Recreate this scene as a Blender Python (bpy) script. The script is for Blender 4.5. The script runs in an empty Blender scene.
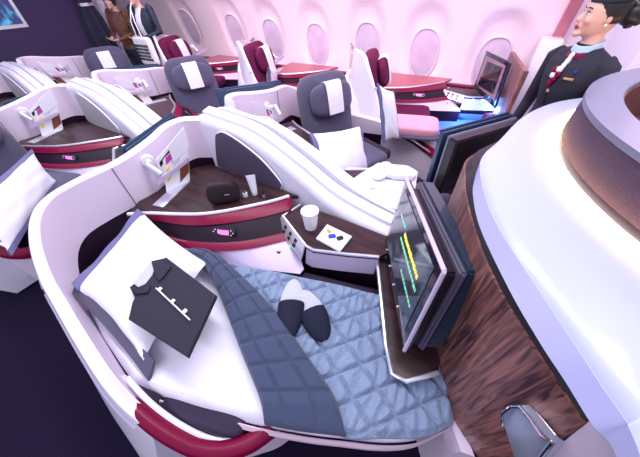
import bpy, bmesh, math, random
from mathutils import Vector, Matrix
random.seed(4)
PI=math.pi
# ------------------------------------------------------------------ camera model
CX,CY=320.0,228.5
F=255.656; H=1.7
RX=Vector((0.85640183,-0.33714454,0.3910364))
RY=Vector((0.51509581,0.60981385,-0.60233162))
RZ=Vector((-0.0353866,0.71725911,0.69590743))
def ray(x,y):
    d=Vector((x-CX,-(y-CY),-F)); return Vector((RX.dot(d),RY.dot(d),RZ.dot(d)))
def P(x,y,z):                      # point at height z seen at picture position x,y
    d=ray(x,y); t=(z-H)/d.z; return Vector((d.x*t,d.y*t,z))
def PY(x,y,Y):
    d=ray(x,y); t=Y/d.y; return Vector((0,0,H))+d*t
def PX(x,y,X):
    d=ray(x,y); t=X/d.x; return Vector((0,0,H))+d*t
sc=bpy.context.scene
COL=sc.collection
cam=bpy.data.cameras.new('camera'); co=bpy.data.objects.new('camera',cam); COL.objects.link(co)
cam.sensor_width=36; cam.sensor_fit='HORIZONTAL'; cam.lens=F/640*36; cam.clip_start=0.02; cam.clip_end=100
co.matrix_world=Matrix((RX,RY,RZ)).to_4x4()
co.location=(0,0,H)
sc.camera=co
# ------------------------------------------------------------------ materials
MATS={}
def mat(name,col,rough=.5,metal=0.,emit=None,estr=0,kind=None,scale=1.,amt=.1,col2=None,trans=0,coat=0,spec=.5,sheen=0):
    spec=.15 if kind=='weave' else spec
    m=bpy.data.materials.new(name); m.use_nodes=True; nt=m.node_tree; N=nt.nodes; L=nt.links
    b=N['Principled BSDF']; b.inputs['Base Color'].default_value=(*col,1); b.inputs['Roughness'].default_value=rough
    b.inputs['Metallic'].default_value=metal; b.inputs['Coat Weight'].default_value=coat; b.inputs['Specular IOR Level'].default_value=spec
    b.inputs['Sheen Weight'].default_value=sheen
    if trans: b.inputs['Transmission Weight'].default_value=trans
    if emit: b.inputs['Emission Color'].default_value=(*emit,1); b.inputs['Emission Strength'].default_value=estr
    if kind:
        tc=N.new('ShaderNodeTexCoord'); mp=N.new('ShaderNodeMapping'); L.new(tc.outputs['Object'],mp.inputs['Vector'])
        if kind=='wood':
            mp.inputs['Scale'].default_value=(scale*9,scale*9,scale*.6) if amt>0 else (scale*1.2,scale*8,scale*6)
            nz=N.new('ShaderNodeTexNoise'); nz.inputs['Scale'].default_value=3; nz.inputs['Detail'].default_value=8; nz.inputs['Distortion'].default_value=1.2
        elif kind=='weave':
            mp.inputs['Scale'].default_value=(scale*60,)*3
            nz=N.new('ShaderNodeTexNoise'); nz.inputs['Scale'].default_value=6; nz.inputs['Detail'].default_value=3
        else:
            mp.inputs['Scale'].default_value=(scale,)*3
            nz=N.new('ShaderNodeTexNoise'); nz.inputs['Scale'].default_value=6; nz.inputs['Detail'].default_value=6
        L.new(mp.outputs['Vector'],nz.inputs['Vector'])
        cr=N.new('ShaderNodeValToRGB'); L.new(nz.outputs['Fac'],cr.inputs['Fac'])
        c2=col2 or tuple(c*.7 for c in col)
        cr.color_ramp.elements[0].position=.35; cr.color_ramp.elements[1].position=.65
        cr.color_ramp.elements[0].color=(*c2,1); cr.color_ramp.elements[1].color=(*col,1)
        L.new(cr.outputs['Color'],b.inputs['Base Color'])
        if kind!='flat':
            bp=N.new('ShaderNodeBump'); bp.inputs['Strength'].default_value=abs(amt); bp.inputs['Distance'].default_value=.004
            L.new(nz.outputs['Fac'],bp.inputs['Height']); L.new(bp.outputs['Normal'],b.inputs['Normal'])
    MATS[name]=m; return m
WHITE=mat('cabin_white',(.80,.77,.90),.3,coat=.3)
PINKW=mat('shell_inner',(.80,.68,.82),.42)
WALLW=mat('sidewall',(.97,.84,.92),.5)
WINF=mat('window_reveal',(.80,.66,.80),.4)
PANE=mat('window_pane',(.74,.64,.80),.35,kind='flat',scale=1.2,col2=(.66,.54,.72))
LIL=mat('lilac_panel',(.62,.52,.72),.45)
SIL=mat('satin_silver',(.75,.75,.85),.28,metal=.8)
CHR=mat('chrome',(.8,.8,.86),.12,metal=1)
GREYP=mat('grey_panel',(.10,.085,.14),.45)
WOODD=mat('dark_wood',(.055,.022,.026),.35,kind='wood',amt=-.05,col2=(.02,.008,.012),coat=.05,spec=.3)
WOODP=mat('wood_panel',(.36,.155,.13),.4,kind='wood',scale=2.2,amt=.08,col2=(.055,.02,.03),coat=.1)
MAR=mat('maroon_lacquer',(.19,.001,.035),.35,spec=.25)
MARD=mat('maroon_fabric',(.13,.012,.06),.8,kind='weave',amt=.3)
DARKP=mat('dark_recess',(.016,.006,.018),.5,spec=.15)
def add_bump(m,scale,dist,strength=.8):
    nt=m.node_tree; N=nt.nodes; L=nt.links; b=N['Principled BSDF']; tc=N.new('ShaderNodeTexCoord'); nz=N.new('ShaderNodeTexNoise'); nz.inputs['Scale'].default_value=scale; nz.inputs['Distortion'].default_value=1.5; nz.inputs['Detail'].default_value=4
    mp=N.new('ShaderNodeMapping'); mp.inputs['Scale'].default_value=(1,.45,1); mp.inputs['Rotation'].default_value=(0,0,.3)
    L.new(tc.outputs['Object'],mp.inputs['Vector']); L.new(mp.outputs['Vector'],nz.inputs['Vector'])
    bp=N.new('ShaderNodeBump'); bp.inputs['Strength'].default_value=strength; bp.inputs['Distance'].default_value=dist
    old=b.inputs['Normal'].links
    if old: L.new(old[0].from_socket,bp.inputs['Normal'])
    L.new(nz.outputs['Fac'],bp.inputs['Height']); L.new(bp.outputs['Normal'],b.inputs['Normal'])
LEA=mat('dark_leather',(.045,.032,.065),.42,kind='weave',amt=.05)
GFAB=mat('grey_seat_fabric',(.12,.11,.18),.85,kind='weave',amt=.35,col2=(.07,.065,.12),sheen=.2)
NAVY=mat('navy_edge',(.02,.05,.11),.25,coat=.4)
BLUEG=mat('blue_black_gloss',(.018,.035,.065),.2,coat=.5)
CLOTH=mat('white_cloth',(.88,.86,.95),.85,kind='weave',amt=.15,col2=(.82,.80,.92))
SHEET=mat('bed_sheet',(.86,.84,.95),.8,kind='weave',amt=.1,col2=(.82,.79,.92))
HEM=mat('sheet_hem',(.72,.55,.66),.7)
FLANGE=mat('pillow_flange',(.20,.20,.36),.85,kind='weave',amt=.3,col2=(.14,.14,.28))
CARPET=mat('carpet',(.018,.009,.040),.95,kind='weave',scale=.6,amt=1.,col2=(.005,.004,.013))
GREYL=mat('housing_grey',(.20,.21,.29),.35)
REDT=mat('red_console_top',(.42,.10,.13),.35)
LATM=mat('latch_metal',(.50,.53,.68),.25,metal=.5)
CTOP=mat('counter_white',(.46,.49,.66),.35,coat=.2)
PALEP=mat('pale_panel',(.60,.57,.62),.5)
BULK=mat('bulkhead_fabric',(.08,.055,.14),.8,kind='weave',amt=.2)
CURT=mat('curtain_fabric',(.04,.04,.075),.8,kind='weave',amt=.2)
DUV=mat('duvet_face',(.28,.36,.52),.7,kind='weave',amt=.4,col2=(.18,.24,.39),sheen=.3)
add_bump(DUV,30,.014)
FLAP=mat('duvet_reverse',(.06,.08,.15),.75,kind='weave',amt=.3,col2=(.05,.065,.125),sheen=.2)
add_bump(FLAP,14,.008)
add_bump(SHEET,5,.012)
SHIRT=mat('pyjama_fabric',(.045,.04,.06),.85,kind='weave',amt=.4,col2=(.03,.028,.045))
SLIP=mat('slipper_fabric',(.018,.022,.045),.8,kind='weave',amt=.3)
SOLE=mat('slipper_insole',(.60,.61,.72),.9,kind='weave',amt=.4,col2=(.45,.46,.58))
BLK=mat('black_plastic',(.010,.008,.014),.35)
BLKG=mat('black_gloss',(.012,.012,.02),.12,coat=.6)
KIT=mat('kit_leather',(.03,.018,.025),.5,kind='weave',amt=.2)
PLA=mat('white_plastic',(.9,.9,.95),.3)
PAPER=mat('paper',(.9,.88,.94),.6)
YEL=mat('yellow_ink',(.9,.75,.02),.5); MAG=mat('magenta_ink',(.55,.06,.40),.5); BRN=mat('brown_ink',(.20,.06,.03),.5)
BLU=mat('blue_plastic',(.02,.06,.55),.35)
SKIN=mat('skin',(.70,.42,.36),.5); SKIN2=mat('skin_pale',(.75,.50,.45),.5)
HAIR=mat('black_hair',(.012,.010,.014),.4)
UNI=mat('uniform_cloth',(.035,.035,.055),.75,kind='weave',amt=.2,col2=(.028,.028,.045))
LIPS=mat('lipstick',(.40,.01,.04),.35)
GOLD=mat('gold_pin',(.8,.5,.25),.3,metal=.6)
BLUEL=mat('blue_lit_panel',(.10,.25,.75),.5)  # blue light of the footwell lamps put into the base colour
RIMG=mat('drum_rim_metal',(.17,.18,.28),.35,metal=.2)
DRUM=mat('drum_fabric',(.075,.055,.11),.75,kind='weave',amt=.6,col2=(.045,.03,.07))
DRUMI=mat('drum_lining',(.20,.07,.06),.5,kind='wood',scale=.8,amt=.1,col2=(.10,.03,.03))
GLOW=mat('warm_led_strip',(1,.8,.5),.5,emit=(1.0,.58,.22),estr=17)
BLED=mat('blue_led',(.3,.6,1),.5,emit=(.3,.6,1.),estr=12)
PKLED=mat('handset_screen',(.3,.02,.2),.3,emit=(.95,.25,.65),estr=1.2)
GRL=mat('green_led',(.1,.8,.3),.3,emit=(.1,1,.4),estr=3)
TXTY=mat('screen_yellow',(.5,.5,.05),.4,emit=(.95,.85,.1),estr=.9)
TXTG=mat('screen_green',(.2,.5,.3),.4,emit=(.25,.8,.5),estr=.6)
def screenmat(name,c1,c2,s,sc_=3.):
    m=mat(name,(.012,.012,.02),.1,coat=.6); nt=m.node_tree; N=nt.nodes; L=nt.links; b=N['Principled BSDF']
    tc=N.new('ShaderNodeTexCoord'); nz=N.new('ShaderNodeTexNoise'); nz.inputs['Scale'].default_value=sc_
    L.new(tc.outputs['Object'],nz.inputs['Vector']); cr=N.new('ShaderNodeValToRGB')
    cr.color_ramp.elements[0].position=.5; cr.color_ramp.elements[1].position=.72
    cr.color_ramp.elements[0].color=(*c1,1); cr.color_ramp.elements[1].color=(*c2,1)
    L.new(nz.outputs['Fac'],cr.inputs['Fac']); L.new(cr.outputs['Color'],b.inputs['Emission Color']); b.inputs['Emission Strength'].default_value=s
    return m
SCR=screenmat('tv_screen',(.02,.025,.05),(.20,.24,.34),.9,5.)
SCRP=screenmat('tv_screen_pink',(.38,.20,.30),(.50,.32,.42),.8,1.5)
ART=screenmat('wall_screen_picture',(.01,.03,.15),(.05,.5,.8),1.,9.)
# ------------------------------------------------------------------ object helpers
class T:                            # placement of a pod: optional mirror across the centre line, root origin
    mir=False; origin=Vector((0,0,0)); bottom=None
def tp(p):
    p=Vector(p)
    if T.mir: p=Vector((p.x+.08,2.5-p.y,p.z))
    return p-T.origin
def link(name,bm,m,parent=None,smooth=True,origin=None,raw=False,auto=35):
    for v in bm.verts:
        if not raw: v.co=tp(v.co)
        if origin is not None: v.co=v.co-Vector(origin)
    bmesh.ops.remove_doubles(bm,verts=bm.verts,dist=1e-6)
    bmesh.ops.recalc_face_normals(bm,faces=bm.faces)
    me=bpy.data.meshes.new(name); bm.to_mesh(me); bm.free()
    me.materials.append(m) if not isinstance(m,(list,tuple)) else [me.materials.append(k) for k in m]
    if smooth:
        me.polygons.foreach_set('use_smooth',[True]*len(me.polygons))
        try: me.set_sharp_from_angle(angle=math.radians(auto))
        except Exception: pass
    o=bpy.data.objects.new(name,me); COL.objects.link(o)
    if origin is not None: o.location=origin
    if parent: o.parent=parent
    return o
def tag(o,label=None,cat=None,group=None,kind=None):
    if label: o['label']=label
    if cat: o['category']=cat
    if group: o['group']=group
    if kind: o['kind']=kind
    return o
def empty(name,loc,label=None,cat=None,group=None):
    o=bpy.data.objects.new(name,None); COL.objects.link(o); o.location=loc; o.empty_display_size=.05
    return tag(o,label,cat,group)
def center_of(bm,base=True):
    lo=Vector((1e9,)*3); hi=-lo
    for v in bm.verts:
        for i in range(3): lo[i]=min(lo[i],v.co[i]); hi[i]=max(hi[i],v.co[i])
    return Vector(((lo.x+hi.x)/2,(lo.y+hi.y)/2,lo.z))
def solo(name,bm,m,label,cat,group=None,auto=35,**k):   # top-level mesh with its origin at its base
    c=center_of(bm); o=link(name,bm,m,None,origin=c,raw=True,auto=auto); return tag(o,label,cat,group,**k)
def crom(pts,n=8,closed=False):
    pts=[Vector(p) for p in pts]; out=[]; N=len(pts)
    rng=range(N) if closed else range(N-1)
    for i in rng:
        g=(lambda k: pts[k%N]) if closed else (lambda k: pts[min(max(k,0),N-1)])
        a,b,c,d=g(i-1),g(i),g(i+1),g(i+2)
        for j in range(n):
            t=j/n; out.append(.5*((2*b)+(c-a)*t+(2*a-5*b+4*c-d)*t*t+(-a+3*b-3*c+d)*t**3))
    if not closed: out.append(pts[-1])
    return out
def loft(bm,rings,closed=True,caps=True):
    R=[[bm.verts.new(p) for p in r] for r in rings]; n=len(rings[0])
    for a,b in zip(R[:-1],R[1:]):
        for i in range(n if closed else n-1):
            j=(i+1)%n
            try: bm.faces.new((a[i],a[j],b[j],b[i]))
            except ValueError: pass
    if caps and closed:
        for r in (R[0],R[-1]):
            try: bm.faces.new(r)
            except ValueError: pass
    return R
def sweep(bm,path,prof,up=Vector((0,0,1))):     # prof: function(i,t)->list of (side,up) offsets; side = to the left of travel
    rings=[]; n=len(path)
    for i,p in enumerate(path):
        d=(path[min(i+1,n-1)]-path[max(i-1,0)]); d.z=0; d.normalize(); s=Vector((-d.y,d.x,0))
        rings.append([p+s*a+up*b for a,b in prof(i,i/(n-1))])
    loft(bm,rings)
def tube(bm,path,r,k=10,caps=True):
    path=[Vector(p) for p in path]; rings=[]; n=len(path)
    rr=r if callable(r) else (lambda t:r)
    d0=(path[1]-path[0]).normalized(); nrm=d0.orthogonal().normalized()
    for i,p in enumerate(path):
        d=(path[min(i+1,n-1)]-path[max(i-1,0)]).normalized()
        nrm=(nrm-d*nrm.dot(d)).normalized(); b=d.cross(nrm); q=rr(i/(n-1))
        rings.append([p+(nrm*math.cos(2*PI*j/k)+b*math.sin(2*PI*j/k))*q for j in range(k)])
    loft(bm,rings,caps=caps)
def prism(bm,poly,z0,z1,bev=0,seg=2):
    if not callable(z1): zz=z1; z1=lambda p:zz
    if not callable(z0): z_=z0; z0=lambda p:z_
    bot=[bm.verts.new((p[0],p[1],z0(p))) for p in poly]; top=[bm.verts.new((p[0],p[1],z1(p))) for p in poly]
    n=len(poly); fs=[bm.faces.new(bot),bm.faces.new(top)]
    for i in range(n): fs.append(bm.faces.new((bot[i],bot[(i+1)%n],top[(i+1)%n],top[i])))
    if bev:
        es=set(fs[1].edges); bmesh.ops.bevel(bm,geom=list(es),offset=bev,segments=seg,affect='EDGES',profile=.5)
def slab(bm,quad,th,bev=.004,seg=2):            # quad of 3D pts extruded along its normal by -th
    q=[Vector(p) for p in quad]; n=Vector((0,0,0))
    for i in range(len(q)): n+=(q[i]-q[0]).cross(q[(i+1)%len(q)]-q[0])
    n.normalize()
    a=[bm.verts.new(p) for p in q]; b=[bm.verts.new(p-n*th) for p in q]; m=len(q)
    fs=[bm.faces.new(a),bm.faces.new(b)]
    for i in range(m): fs.append(bm.faces.new((a[i],a[(i+1)%m],b[(i+1)%m],b[i])))
    if bev:
        es=set(fs[0].edges)|set(fs[1].edges); bmesh.ops.bevel(bm,geom=list(es),offset=bev,segments=seg,affect='EDGES',profile=.5)
def box(bm,c,s,M=None,bev=0,seg=2):
    r=bmesh.ops.create_cube(bm,size=1); vs=r['verts']
    for v in vs: v.co=Vector((v.co.x*s[0],v.co.y*s[1],v.co.z*s[2]))
    if bev:
        es=set(e for v in vs for e in v.link_edges); rr=bmesh.ops.bevel(bm,geom=list(es),offset=bev,segments=seg,affect='EDGES',profile=.5)
        vs=set(v for f in rr['faces'] for v in f.verts)|set(v for v in vs if v.is_valid)
    for v in vs:
        v.co=(M@v.co if M else v.co)+Vector(c)
def sup(bm,c,s,M=None,e1=.4,e2=.4,nu=28,nv=16,f=None):     # superellipsoid, half sizes s
    def sp(w,e): return math.copysign(abs(w)**e,w)
    rings=[]
    for i in range(nv+1):
        v=-PI/2+PI*i/nv; v=max(-PI/2+1e-3,min(PI/2-1e-3,v))
        ring=[]
        for j in range(nu):
            u=-PI+2*PI*j/nu
            p=Vector((s[0]*sp(math.cos(v),e1)*sp(math.cos(u),e2),s[1]*sp(math.cos(v),e1)*sp(math.sin(u),e2),s[2]*sp(math.sin(v),e1)))
            if f: p=f(p)
            ring.append((M@p if M else p)+Vector(c))
        rings.append(ring)
    loft(bm,rings)
def rotz(a): return Matrix.Rotation(a,3,'Z')
def frame(x,z):                                  # columns: x, y, z axes
    x=Vector(x).normalized(); z=Vector(z); z=(z-x*z.dot(x)).normalized(); y=z.cross(x)
    return Matrix((x,y,z)).transposed()
def resamp(pts,n):
    pts=[Vector(p) for p in pts]; L=[0]
    for a,b in zip(pts[:-1],pts[1:]): L.append(L[-1]+(b-a).length)
    out=[]
    for k in range(n):
        t=L[-1]*k/(n-1); i=0
        while i<len(pts)-2 and L[i+1]<t: i+=1
        w=(t-L[i])/max(L[i+1]-L[i],1e-9); out.append(pts[i].lerp(pts[i+1],w))
    return out
def coons(bm,A,B,C,D,nu,nv,zf=None,th=0,smooth_=6):   # A: v=0 , B: v=1 (same direction), C: u=0, D: u=1
    A=resamp(crom(A,smooth_),nu);B=resamp(crom(B,smooth_),nu);C=resamp(crom(C,smooth_),nv);D=resamp(crom(D,smooth_),nv)
    G=[]
    for j in range(nv):
        v=j/(nv-1); row=[]
        for i in range(nu):
            u=i/(nu-1)
            p=(1-v)*A[i]+v*B[i]+(1-u)*C[j]+u*D[j]-((1-u)*(1-v)*A[0]+u*(1-v)*A[-1]+(1-u)*v*B[0]+u*v*B[-1])
            if zf: p=zf(p,u,v)
            row.append(p)
        G.append(row)
    V=[[bm.verts.new(p) for p in r] for r in G]
    for j in range(nv-1):
        for i in range(nu-1): bm.faces.new((V[j][i],V[j][i+1],V[j+1][i+1],V[j+1][i]))
    if th:
        W=[[bm.verts.new(p-Vector((0,0,th))) for p in r] for r in G]
        for j in range(nv-1):
            for i in range(nu-1): bm.faces.new((W[j][i],W[j+1][i],W[j+1][i+1],W[j][i+1]))
        for j in range(nv-1):
            for i in (0,nu-1): bm.faces.new((V[j][i],V[j+1][i],W[j+1][i],W[j][i]))
        for i in range(nu-1):
            for j in (0,nv-1): bm.faces.new((V[j][i],V[j][i+1],W[j][i+1],W[j][i]))
    return G
def new(): return bmesh.new()
# ------------------------------------------------------------------ seat pods
RIM=[(-.66,-.20,.50),(-.78,-.205,.555),(-.92,-.195,.60),(-1.15,-.165,.63),(-1.40,-.125,.665),(-1.59,-.085,.71),(-1.76,-.01,.79),(-1.86,.08,.86),(-1.90,.19,.90),(-1.86,.34,.935),(-1.80,.56,.965),(-1.81,.78,1.0),(-1.84,.94,1.03),(-1.81,1.06,1.04),(-1.70,1.13,1.04)]
RIDGE=[(-1.72,1.12,1.04),(-1.57,1.13,1.03),(-1.24,1.12,.99),(-.92,1.11,.85),(-.64,1.10,.70),(-.35,1.09,.62),(-.10,1.08,.585),(.06,1.07,.57)]
AX=math.radians(16)
HOUSE={}; WDY=3.0
def setT(m,o): T.mir=m; T.origin=o
def PXs(x,y,X): return PX(x,y,X)
def make_pod(name,label,cat,style,mir=False,dy=0.,group=None):
    T.mir=mir; T.origin=Vector((-.9,.45+0,0)) if not mir else Vector((-.9,1.95,0))
    root=empty(name,T.origin,label,cat,group)
    def part(n,bm,m,par=None,auto=35):
        return link(n,bm,m,par or root,auto=auto)
    rim=crom(([p if i<5 else (p[0],p[1],p[2]*(1+.045*min(1,(i-4)/4))) for i,p in enumerate(RIM)] if mir else RIM) if style!='maroon' else RIM[:10]+[(-1.80,.46,.93),(-1.78,.58,.90)],8)
    # shell: white outside, pink lining inside, flared towards the aisle floor
    bm=new(); bi=new(); rings=[]; ringi=[]; n=len(rim)
    for i,p in enumerate(rim):
        d=rim[min(i+1,n-1)]-rim[max(i-1,0)]; d.z=0; d.normalize(); s=Vector((-d.y,d.x,0))   # left of travel: outwards
        s=-s if (s.dot(Vector((-1.0,.35,0))-Vector((p.x,p.y,0)))>0) else s
        t=i/(n-1)
        fl=.15*max(0,min(1,(1.0-t)/.45)) if t>.25 else .15
        zb=.02
        c=.022
        rings.append([p-s*c+Vector((0,0,-.012)),p-s*(c-.012),p+s*(c-.008),p+s*c+Vector((0,0,-.012)),
            Vector((p.x,p.y,p.z-.07))+s*(c+.012+fl*.05),Vector((p.x,p.y,p.z*.55))+s*(c+.02+fl*.45),Vector((p.x,p.y,zb+.10))+s*(c+fl*.95),Vector((p.x,p.y,zb))+s*(c-.03+fl*.9),
            Vector((p.x,p.y,zb))-s*c])
        ringi.append([p-s*c+Vector((0,0,-.014)),p-s*(c+.006)+Vector((0,0,-.016)),Vector((p.x,p.y,max(.46,p.z-.30)))-s*(c+.008),Vector((p.x,p.y,max(.46,p.z-.30)))-s*c])
    loft(bm,rings); part('shell',bm,WHITE)
    loft(bi,ringi); part('shell_lining',bi,PINKW)
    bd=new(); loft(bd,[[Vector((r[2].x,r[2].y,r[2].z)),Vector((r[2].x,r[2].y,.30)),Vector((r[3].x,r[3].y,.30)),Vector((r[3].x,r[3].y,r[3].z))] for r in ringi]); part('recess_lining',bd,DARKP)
    # groove line on the aisle rim
    bm=new(); pts=[r[4]+Vector((0,-.001,0)) for r in rings[6:50]]; tube(bm,pts,.004,6); part('rim_groove',bm,LIL)
    bm=new(); q=rings[38][3].lerp(rings[38][4],.6); box(bm,q,(.035,.01,.012),rotz(-.3),bev=.004); part('badge',bm,DARKP)
    bm=new(); tube(bm,[ringi[78][1].lerp(ringi[78][2],k/6)+Vector((.003,0,0)) for k in range(7)],.0025,6); part('panel_seam',bm,GREYP)
    # maroon aisle arm
    bm=new(); arm=crom([P(110,375,.55),P(130,401,.52),P(150,420,.49),P(175,437,.46),P(200,448,.43),P(225,450,.42),P(250,443,.42),P(272,428,.42)],8)
    if style!='bed' or True:
        def pr(i,t):
            w=.034*min(1,.06+t*4)*(1 if t<.9 else 1)
            return [(w*math.cos(a)*1.0,w*1.3*math.sin(a)) for a in [k*2*PI/12 for k in range(12)]]
        sweep(bm,arm,pr); part('aisle_arm',bm,MAR)
    bm=new(); pts=[Vector((p.x,p.y,0)) for p in arm]
    loft(bm,[[p+Vector((0,0,q.z-.03)),p+Vector((0,-.0,.10)),p+Vector((.04,.04,.10)),p+Vector((.03,.03,q.z-.03))] for p,q in zip(pts,arm)]); part('arm_skirt',bm,PINKW)
    if style!='maroon':
      bm=new(); arm2=[p+Vector((.012,.040,.012)) for p in arm[4:-3]]; tube(bm,arm2,.011,8); part('arm_trim',bm,SIL if style!='bed' else WHITE)
    # console
    top=[P(128,214,.68),P(150,213,.68),P(175,214,.68),P(200,214,.68),P(225,211,.68),P(250,206,.68),P(272,201,.68),P(289,196,.68)]
    topc=crom(top,6)
    back=[(-.86,1.26,.68),(-1.79,1.26,.68)] if style=='maroon' else [(-.86,1.08,.68),(-1.2,1.09,.68),(-1.72,1.09,.68),(-1.79,1.0,.68),(-1.80,.85,.68),(-1.79,.7,.68),(-1.79,.55,.68)]
    poly=[(p.x,p.y) for p in topc]+[(p[0],p[1]) for p in back]
    bm=new(); prism(bm,poly,.655,.68); part('console_top',bm,WOODD if style!='maroon' else REDT)
    mid=crom([P(128,222,.56),P(150,232,.56),P(178,244,.56),P(215,249,.56),P(250,247,.56),P(290,238,.56)],8)
    low=crom([P(150,243,.48),P(180,255,.48),P(215,262,.48),P(250,268,.48),P(300,274,.48)],8)
    n=40; A=resamp(topc,n); B=resamp(mid,n); C=resamp(low,n)
    def band(a,b,m,nm,out=0,top_=0):
        bm=new(); rr=[]
        for p,q in zip(A,B):
            x=p.lerp(q,a); y=p.lerp(q,b); o=Vector((.25,-1,0)).normalized()*out
            rr.append([x+o,y+o,y-Vector((.0,-.03,0)),x-Vector((0,-.03,0))])
        loft(bm,rr); return part(nm,bm,m)
    bm=new(); tube(bm,A,.011,8); part('console_edge',bm,SIL if style!='bed' else WHITE)
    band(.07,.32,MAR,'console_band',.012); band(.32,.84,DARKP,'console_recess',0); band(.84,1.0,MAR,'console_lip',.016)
    bm=new(); loft(bm,[[q,r,r+Vector((0,.04,-.0)),q+Vector((0,.04,0))] for q,r in zip(B,C)]); part('console_side',bm,LIL)
    bm=new(); loft(bm,[[r,Vector((r.x,r.y,.03)),Vector((r.x,r.y+.05,.03)),Vector((r.x,r.y+.05,r.z))] for r in C]); part('console_base',bm,DARKP)
    # handset
    hc=P(224,232,.61); ax=(P(243,234,.61)-P(207,230,.61)).normalized(); nn=Vector((.15,-.85,.5))
    M=frame(ax,nn); bm=new(); box(bm,hc,(.16,.055,.02),M,.008); h=part('handset',bm,BLK)
    bm=new(); box(bm,hc+M@Vector((0,0,.0105)),(.075,.03,.003),M); part('handset_screen',bm,PKLED,h)
    for k in range(3):
        for s in (-1,1):
            bm=new(); box(bm,hc+M@Vector((s*(.052+.012*(k%2)),(k-1)*.014,.0105)),(.007,.006,.004),M); part('handset_button',bm,PAPER,h)
    # sockets
    q=P(279,255,.515); M=frame(Vector((1,.55,0)),Vector((.3,-.9,.45)))
    bm=new(); box(bm,q,(.03,.062,.008),M,.003); s_=part('socket_plate',bm,SIL)
    for k in range(3): bm=new(); box(bm,q+M@Vector((0,(k-1)*.018,.004)),(.018,.012,.004),M); part('socket',bm,BLK,s_)
    if style=='bed':
        bm=new(); q=P(289,247,.54); sup(bm,q,(.007,.007,.007),nu=8,nv=6); part('status_light',bm,GRL)
    # centre partition with tinted panel
    if style!='maroon':
        rid=crom(RIDGE,8); bm=new()
        loft(bm,[[p+Vector((0,-.012,-.05)),p+Vector((0,.0,-.012)),p+Vector((0,.014,0)),Vector((p.x,1.165,p.z+.004)),Vector((p.x,1.175,p.z-.014)),Vector((p.x,1.18,p.z+.02)),Vector((p.x,1.248,p.z+.034)),Vector((p.x,1.248,.05)),p*1+Vector((0,-.012,.05-p.z))] for p in rid]); part('partition',bm,WHITE)
        tri=[(216,138),(219,133),(225,133),(240,142),(262,160),(280,181),(281,187),(276,188),(245,177),(224,168),(218,163)]
        pts=crom([PY(x,y,1.085) for x,y in tri],4,True); bm=new()
        slab(bm,pts,.008,0); part('tinted_panel',bm,PALEP if style=='grey' and not mir else GREYP)
        bm=new(); tube(bm,pts+[pts[0],pts[1]],.007,6); part('panel_frame',bm,WHITE)
    # side ledge with wood top, silver trim and keypad
    led=[P(283,216,.625),P(300,205,.625),(-.55,1.07,.625),(-.12,1.06,.625),P(379,257,.625),P(345,254,.625),P(313,250,.625),P(306,246,.625)]
    bm=new(); prism(bm,[(p[0],p[1]) for p in led],.60,.625); part('side_ledge',bm,WOODD)
    bm=new(); tube(bm,[Vector(led[0]),Vector(led[7]),Vector(led[6]),Vector(led[5]),Vector(led[4])],.009,8); tube(bm,[Vector(led[0]),Vector(led[1])],.009,8); part('ledge_trim',bm,SIL)
    bm=new(); a,b=Vector(led[0]),Vector(led[7])
    slab(bm,[a+Vector((0,0,.005)),b+Vector((0,0,.005)),b+Vector((-.0,-.05,-.065)),a+Vector((-.02,-.05,-.065))],.012,.003); kp=part('seat_keypad',bm,SIL)
    bm=new(); ux=(b-a); dn=Vector((-.01,-.05,-.07)); nn=ux.cross(dn).normalized(); nn=nn if nn.z>0 else -nn
    M=frame(ux,nn)
    for i in range(3):
        for j in range(2):
            bm=new(); box(bm,a+ux*(.28+.22*i)+dn*(.3+.35*j)+nn*.014,(.026,.022,.006),M,.001,1); part('key',bm,BLK,kp)
    bm=new(); w=[Vector(led[6]),Vector(led[5]),Vector(led[4])]
    w=[Vector(led[7])]+w
    loft(bm,[[p+Vector((0,0,-.025)),p+Vector((-.01,-.01,-.15)),p+Vector((0,.05,-.15)),p+Vector((0,.05,-.025))] for p in w]); part('ledge_front',bm,LIL)
    # footwell (dark)
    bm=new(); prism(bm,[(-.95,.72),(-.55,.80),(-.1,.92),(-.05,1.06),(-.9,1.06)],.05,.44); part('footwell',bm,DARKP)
    # seat base / bed platform
    base=[(-1.72,.10),(-1.62,-.03),(-1.2,-.13),(-.86,-.12),(-.6,-.07),(-.36,.01),(-.1,.10),(.14,.26),(.24,.42),(.1,.68),(-.1,.86),(-.6,.72),(-1.1,.52),(-1.6,.46)]
    if style=='bed':
        bm=new(); prism(bm,base,.30,.44,.03,3); part('seat_cushion',bm,LEA)
        bm=new(); sup(bm,P(206,408,.425),(.20,.075,.05),rotz(math.radians(17)),.5,.5); part('side_cushion',bm,LEA)
        bm=new(); sup(bm,P(152,392,.43),(.085,.05,.05),rotz(math.radians(8)),.5,.5); part('side_cushion',bm,LEA)
        bm=new(); prism(bm,[(p[0]*.9-.05,p[1]*.9+.03) for p in base],.03,.30); part('plinth',bm,DARKP)
    else:
        FB=GFAB if style=='grey' else MARD
        C=(Vector((-1.40,.20,-.045)) if mir else Vector((-1.46,.19,0))) if style=='grey' else Vector((-1.52,.22,0)); M=rotz(AX if not mir else math.radians(24))
        # seat back : local x = facing direction
        bm=new(); Mt=M@Matrix.Rotation(math.radians(-14),3,'Y')
        sup(bm,C+M@Vector((-.04,0,.775)),(.085,.29,.36),Mt,.45,.55); bk=part('backrest',bm,FB)
        bm=new(); sup(bm,C+M@Vector((.05,0,.935)),(.055,.235,.14),Mt,.6,.8); hr=part('headrest',bm,FB)
        bm=new()
        pts=[]
        for k in range(13):
            a=-.25+ (PI+.5)*k/12
            pts.append((.062*math.sin(a) if False else .0,0))
        prof=[(-.04,.135),(-.0,.15),(.04,.148),(.062,.12),(.068,.04),(.066,-.06),(.062,-.13)]
        rr=[]
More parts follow.
